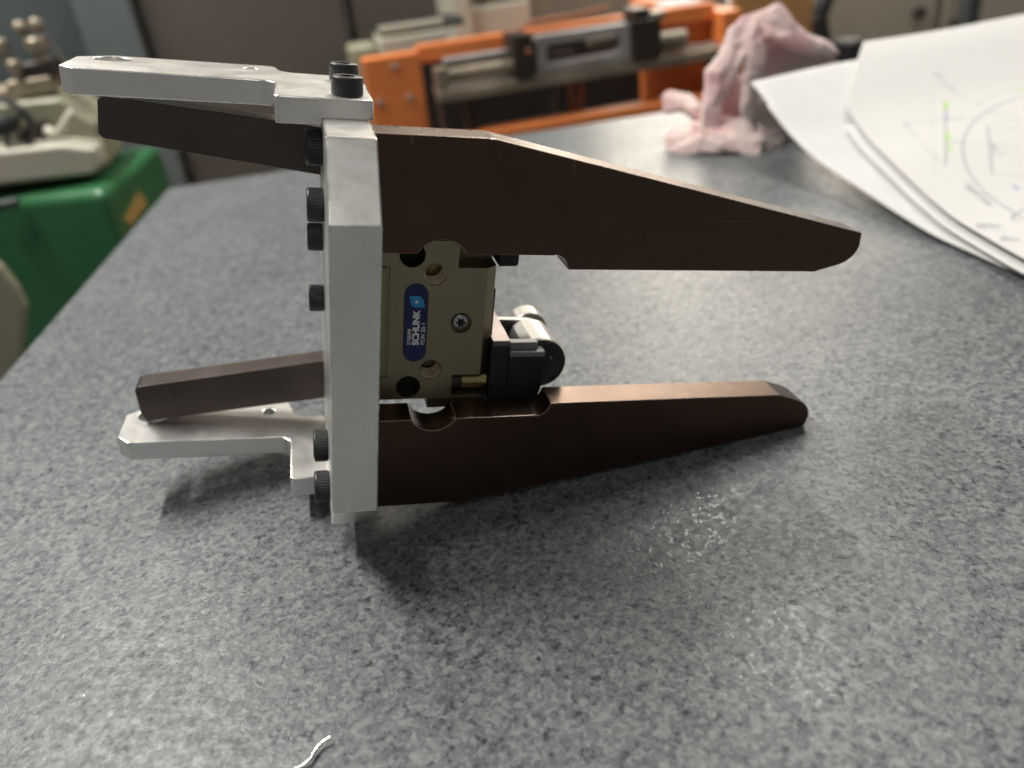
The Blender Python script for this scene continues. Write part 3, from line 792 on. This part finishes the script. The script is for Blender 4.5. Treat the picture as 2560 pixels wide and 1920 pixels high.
# ---- beige cabinets at the right
def beige(name, label, x0, x1, knob):
    e = empty(name, ((x0+x1)/2, 1400, -900)); q = (-(x0+x1)/2, -1400, 900); tag(e, label, 'cabinet')
    box('carcass', x0+q[0], x1+q[0], 1422+q[1], 1800+q[1], -900+q[2], 45+q[2], 'beige', e, 3)
    box('door', x0+6+q[0], x1-6+q[0], 1400+q[1], 1421+q[1], -870+q[2], 40+q[2], 'beige', e, 3)
    lathe('knob', [(9, 0), (9, 6), (12, 10), (12, 18), (8, 21)], 24, '-y', (knob[0]+q[0], 1400+q[1], knob[2]+q[2]), 'darkmach', e)
    return e
beige('beige_cabinet', 'beige cabinet between the pink rag and the paper, left of the gap', (1020.8, 1400.0, -85.2)[0], (1308.4, 1400.0, -92.1)[0], (1253.1, 1400.0, -61.3))
beige('beige_cabinet', 'beige cabinet at the right edge, behind the drawing', (1320.4, 1400.0, -93.7)[0], (1905.9, 1400.0, -170.9)[0], (1351.2, 1400.0, -96.2))
# black swivel stand
st = empty('black_stand', ((929.3, 1150.0, -64.2)[0], 1150, -900)); q = (-(929.3, 1150.0, -64.2)[0], -1150, 900)
tag(st, 'black bent stand tube between the pink rag and the paper', 'stand')
pp = smooth_path([tuple(a+b for a, b in zip(p, q)) for p in ((924.2, 1150.0, 53.1), (884.1, 1150.0, 32.9), (868.3, 1150.0, -3.2), (876.4, 1150.0, -50.2), (881.9, 1150.0, -84.7))], 8)
tube('bent_tube', pp, [15]*len(pp), 'rubber', st, 14)
_b = (928.8, 1150.0, -74.3)
lathe('swivel', [(24, -30), (27, -26), (27, 20), (22, 25)], 32, 'z', (_b[0]+q[0], 0, _b[2]+q[2]), 'rubber', st)
lathe('pedestal', [(18, -880), (18, -31)], 24, 'z', (_b[0]+q[0], 0, _b[2]+q[2]), 'darkmach', st)
lathe('pedestal_foot', [(140, 0), (140, 12), (40, 19)], 40, 'z', (_b[0]+q[0], 0, 0.5), 'darkmach', st)
# dark post in front of the right cabinet
_t = (1254.9, 1250.0, -10.0); _u = (1257.4, 1250.0, -104.1)
dp = empty('dark_post', (_u[0], 1250, -900)); q = (-_u[0], -1250, 900)
tag(dp, 'slim dark post standing before the right beige cabinet', 'post')
box('upright', _u[0]-14+q[0], _u[0]+14+q[0], -14, 14, 0.0, 1350, 'teal', dp, 2)
box('sleeve', _u[0]-19+q[0], _u[0]+19+q[0], -19, 19, _u[2]-30+900, _u[2]+25+900, 'rubber', dp, 2)

# ---- green and cream lathe at the left
lt = empty('lathe', (-500, 1000, -900)); LO = (500, -1000, 900)
tag(lt, 'green and cream lathe standing beyond the left table corner', 'lathe')
def L3(p): return (p[0]+LO[0], p[1]+LO[1], p[2]+LO[2])
def lb(name, x0, x1, y0, y1, z0, z1, mat, bevel=2, parent=None):
    return box(name, x0+LO[0], x1+LO[0], y0+LO[1], y1+LO[1], z0+LO[2], z1+LO[2], mat, parent or lt, bevel, 3)
plan = [(-298, 879), (-266, 1139), (-1100, 1290), (-1100, 1128)]
cab = prism('green_cabinet', [(x+LO[0], y+LO[1]) for x, y in plan], 0, 900-38, 'green', lt, 'z', bevel=13, segs=4)
# ochre sticker on the cabinet's right flank
dx, dy = 32/262.0, 260/262.0; nx, ny = dy, -dx
def flank(s, z, off): return (-298+dx*s+nx*off, 879+dy*s+ny*off, z)
sv = [L3(flank(s, z, o)) for o in (0.4, 1.4) for (s, z) in [(27.6, -84.7), (111.0, -70.3), (126.3, -92.3), (42.6, -99.1)]]
mobj('warning_sticker', sv, [(0, 1, 2, 3), (7, 6, 5, 4), (0, 4, 5, 1), (1, 5, 6, 2), (2, 6, 7, 3), (3, 7, 4, 0)], 'sticker', cab)
cast = prism('cream_bed', [(p[0]+LO[0], p[2]+LO[2]) for p in ((-602.8, 985.0, -35.4), (-553.3, 985.0, 70.7), (-410.9, 985.0, 67.7), (-337.8, 985.0, 64.6), (-319.4, 985.0, 39.2), (-306.9, 985.0, 26.8), (-310.5, 985.0, -27.5), (-317.1, 985.0, -37.5))], 985+LO[1], 1110+LO[1], 'cream', lt, 'y', bevel=5, segs=3)
prism('bed_shoulder', [(p[0]+LO[0], p[2]+LO[2]) for p in ((-523.2, 928.0, -15.5), (-506.3, 928.0, 22.3), (-413.0, 928.0, 20.2), (-342.0, 928.0, 16.6), (-303.8, 928.0, 5.2), (-304.7, 928.0, -17.0), (-313.1, 928.0, -26.6), (-357.3, 928.0, -24.3))], 928+LO[1], 984.5+LO[1], 'cream2', lt, 'y', bevel=5, segs=3)
prism('recess_shade', [(p[0]+LO[0], p[2]+LO[2]) for p in ((-405.9, 975.0, 23.7), (-390.4, 975.0, 37.7), (-364.0, 975.0, 41.8), (-356.5, 975.0, 32.4), (-338.6, 975.0, 15.4), (-355.8, 975.0, 10.3))], 976+LO[1], 984.5+LO[1], 'darkmach', lt, 'y', bevel=1)  # raised dark slab, its colour stands for the shade inside a recess
c = (-405.8, 950.0, 44.8)
lathe('hand_wheel', [(31, -4), (34, -6), (37, -3), (37, 3), (34, 6), (31, 4), (29, 0), (31, -4)], 40, '-y', L3(c), 'rubber', lt, 50, False)
lathe('wheel_hub', [(12, -28), (12, 6), (8, 9)], 24, '-y', L3(c), 'rubber', lt)
for a in (0.4, 2.5, 4.6):
    tube('wheel_spoke', [L3(c), L3((c[0]+31*math.cos(a), c[1], c[2]+31*math.sin(a)))], [4, 3.2], 'rubber', lt, 10)
pp = smooth_path([L3((-362.3, 968.0, 31.0)), L3((-353.7, 960.0, 26.0)), L3((-339.1, 955.0, 31.2)), L3((-324.4, 955.0, 44.2)), L3((-317.4, 955.0, 47.1))], 6)
tube('feed_lever', pp, [6+2*(k/len(pp)) for k in range(len(pp))], 'cream2', lt, 12)
lb('tool_post', (-403.9, 1010.0, 78.9)[0], (-346.8, 1010.0, 70.4)[0], 1010, 1070, (-407.3, 1010.0, 70.3)[2], (-399.1, 1010.0, 90.8)[2], 'beam', 3)
lb('tool_post', (-385.6, 1012.0, 75.9)[0], (-337.7, 1012.0, 68.8)[0], 1012, 1060, (-399.1, 1010.0, 90.8)[2]+0.5, (-392.2, 1012.0, 109.4)[2], 'darkmach', 3)
lb('slide', (-482.4, 1010.0, 90.7)[0], (-406.2, 1010.0, 79.3)[0], 1020, 1090, (-432.4, 1010.0, 57.7)[2], (-412.3, 1010.0, 82.7)[2], 'beam', 3)
for (px, r) in (((-352.1, 1020.0, 129.0), 13), ((-385.3, 1015.0, 106.6), 9), ((-392.9, 1020.0, 133.1), 8)):
    lathe('clamp_knob', [(r*0.6, -24), (r*0.6, -8), (r, -6), (r, 6), (r*0.7, 9)], 24, 'z', L3(px), 'beam', lt)
for px in ((-366.2, 1030.0, 150.4), (-346.0, 1030.0, 151.6)):
    lathe('lever_ball', [(2, -9), (6.5, -6.5), (9.2, 0), (6.5, 6.5), (2, 9)], 24, 'z', L3(px), 'beam', lt, 80)
    tube('lever_rod', [L3(px), L3((px[0]+14, px[1]+20, px[2]-60))], [3, 3], 'greysteel', lt, 10)
hp = (-445.2, 905.0, -40.5); hq = (-407.2, 905.0, -39.5)
tube('door_handle', [L3((hp[0], hp[1]-4, hp[2])), L3((hq[0], hq[1]-4, hq[2]))], [6, 6], 'rubber', lt, 12)
prism('splash_panel', [(p[0]+LO[0], p[2]+LO[2]) for p in ((-421.6, 760.0, -41.7), (-403.3, 760.0, -80.1), (-396.4, 760.0, -106.6), (-396.4, 760.0, -131.3), (-451.7, 760.0, -245.6), (-502.3, 760.0, -232.9))], 760+LO[1], 778+LO[1], 'cream', lt, 'y', bevel=3)
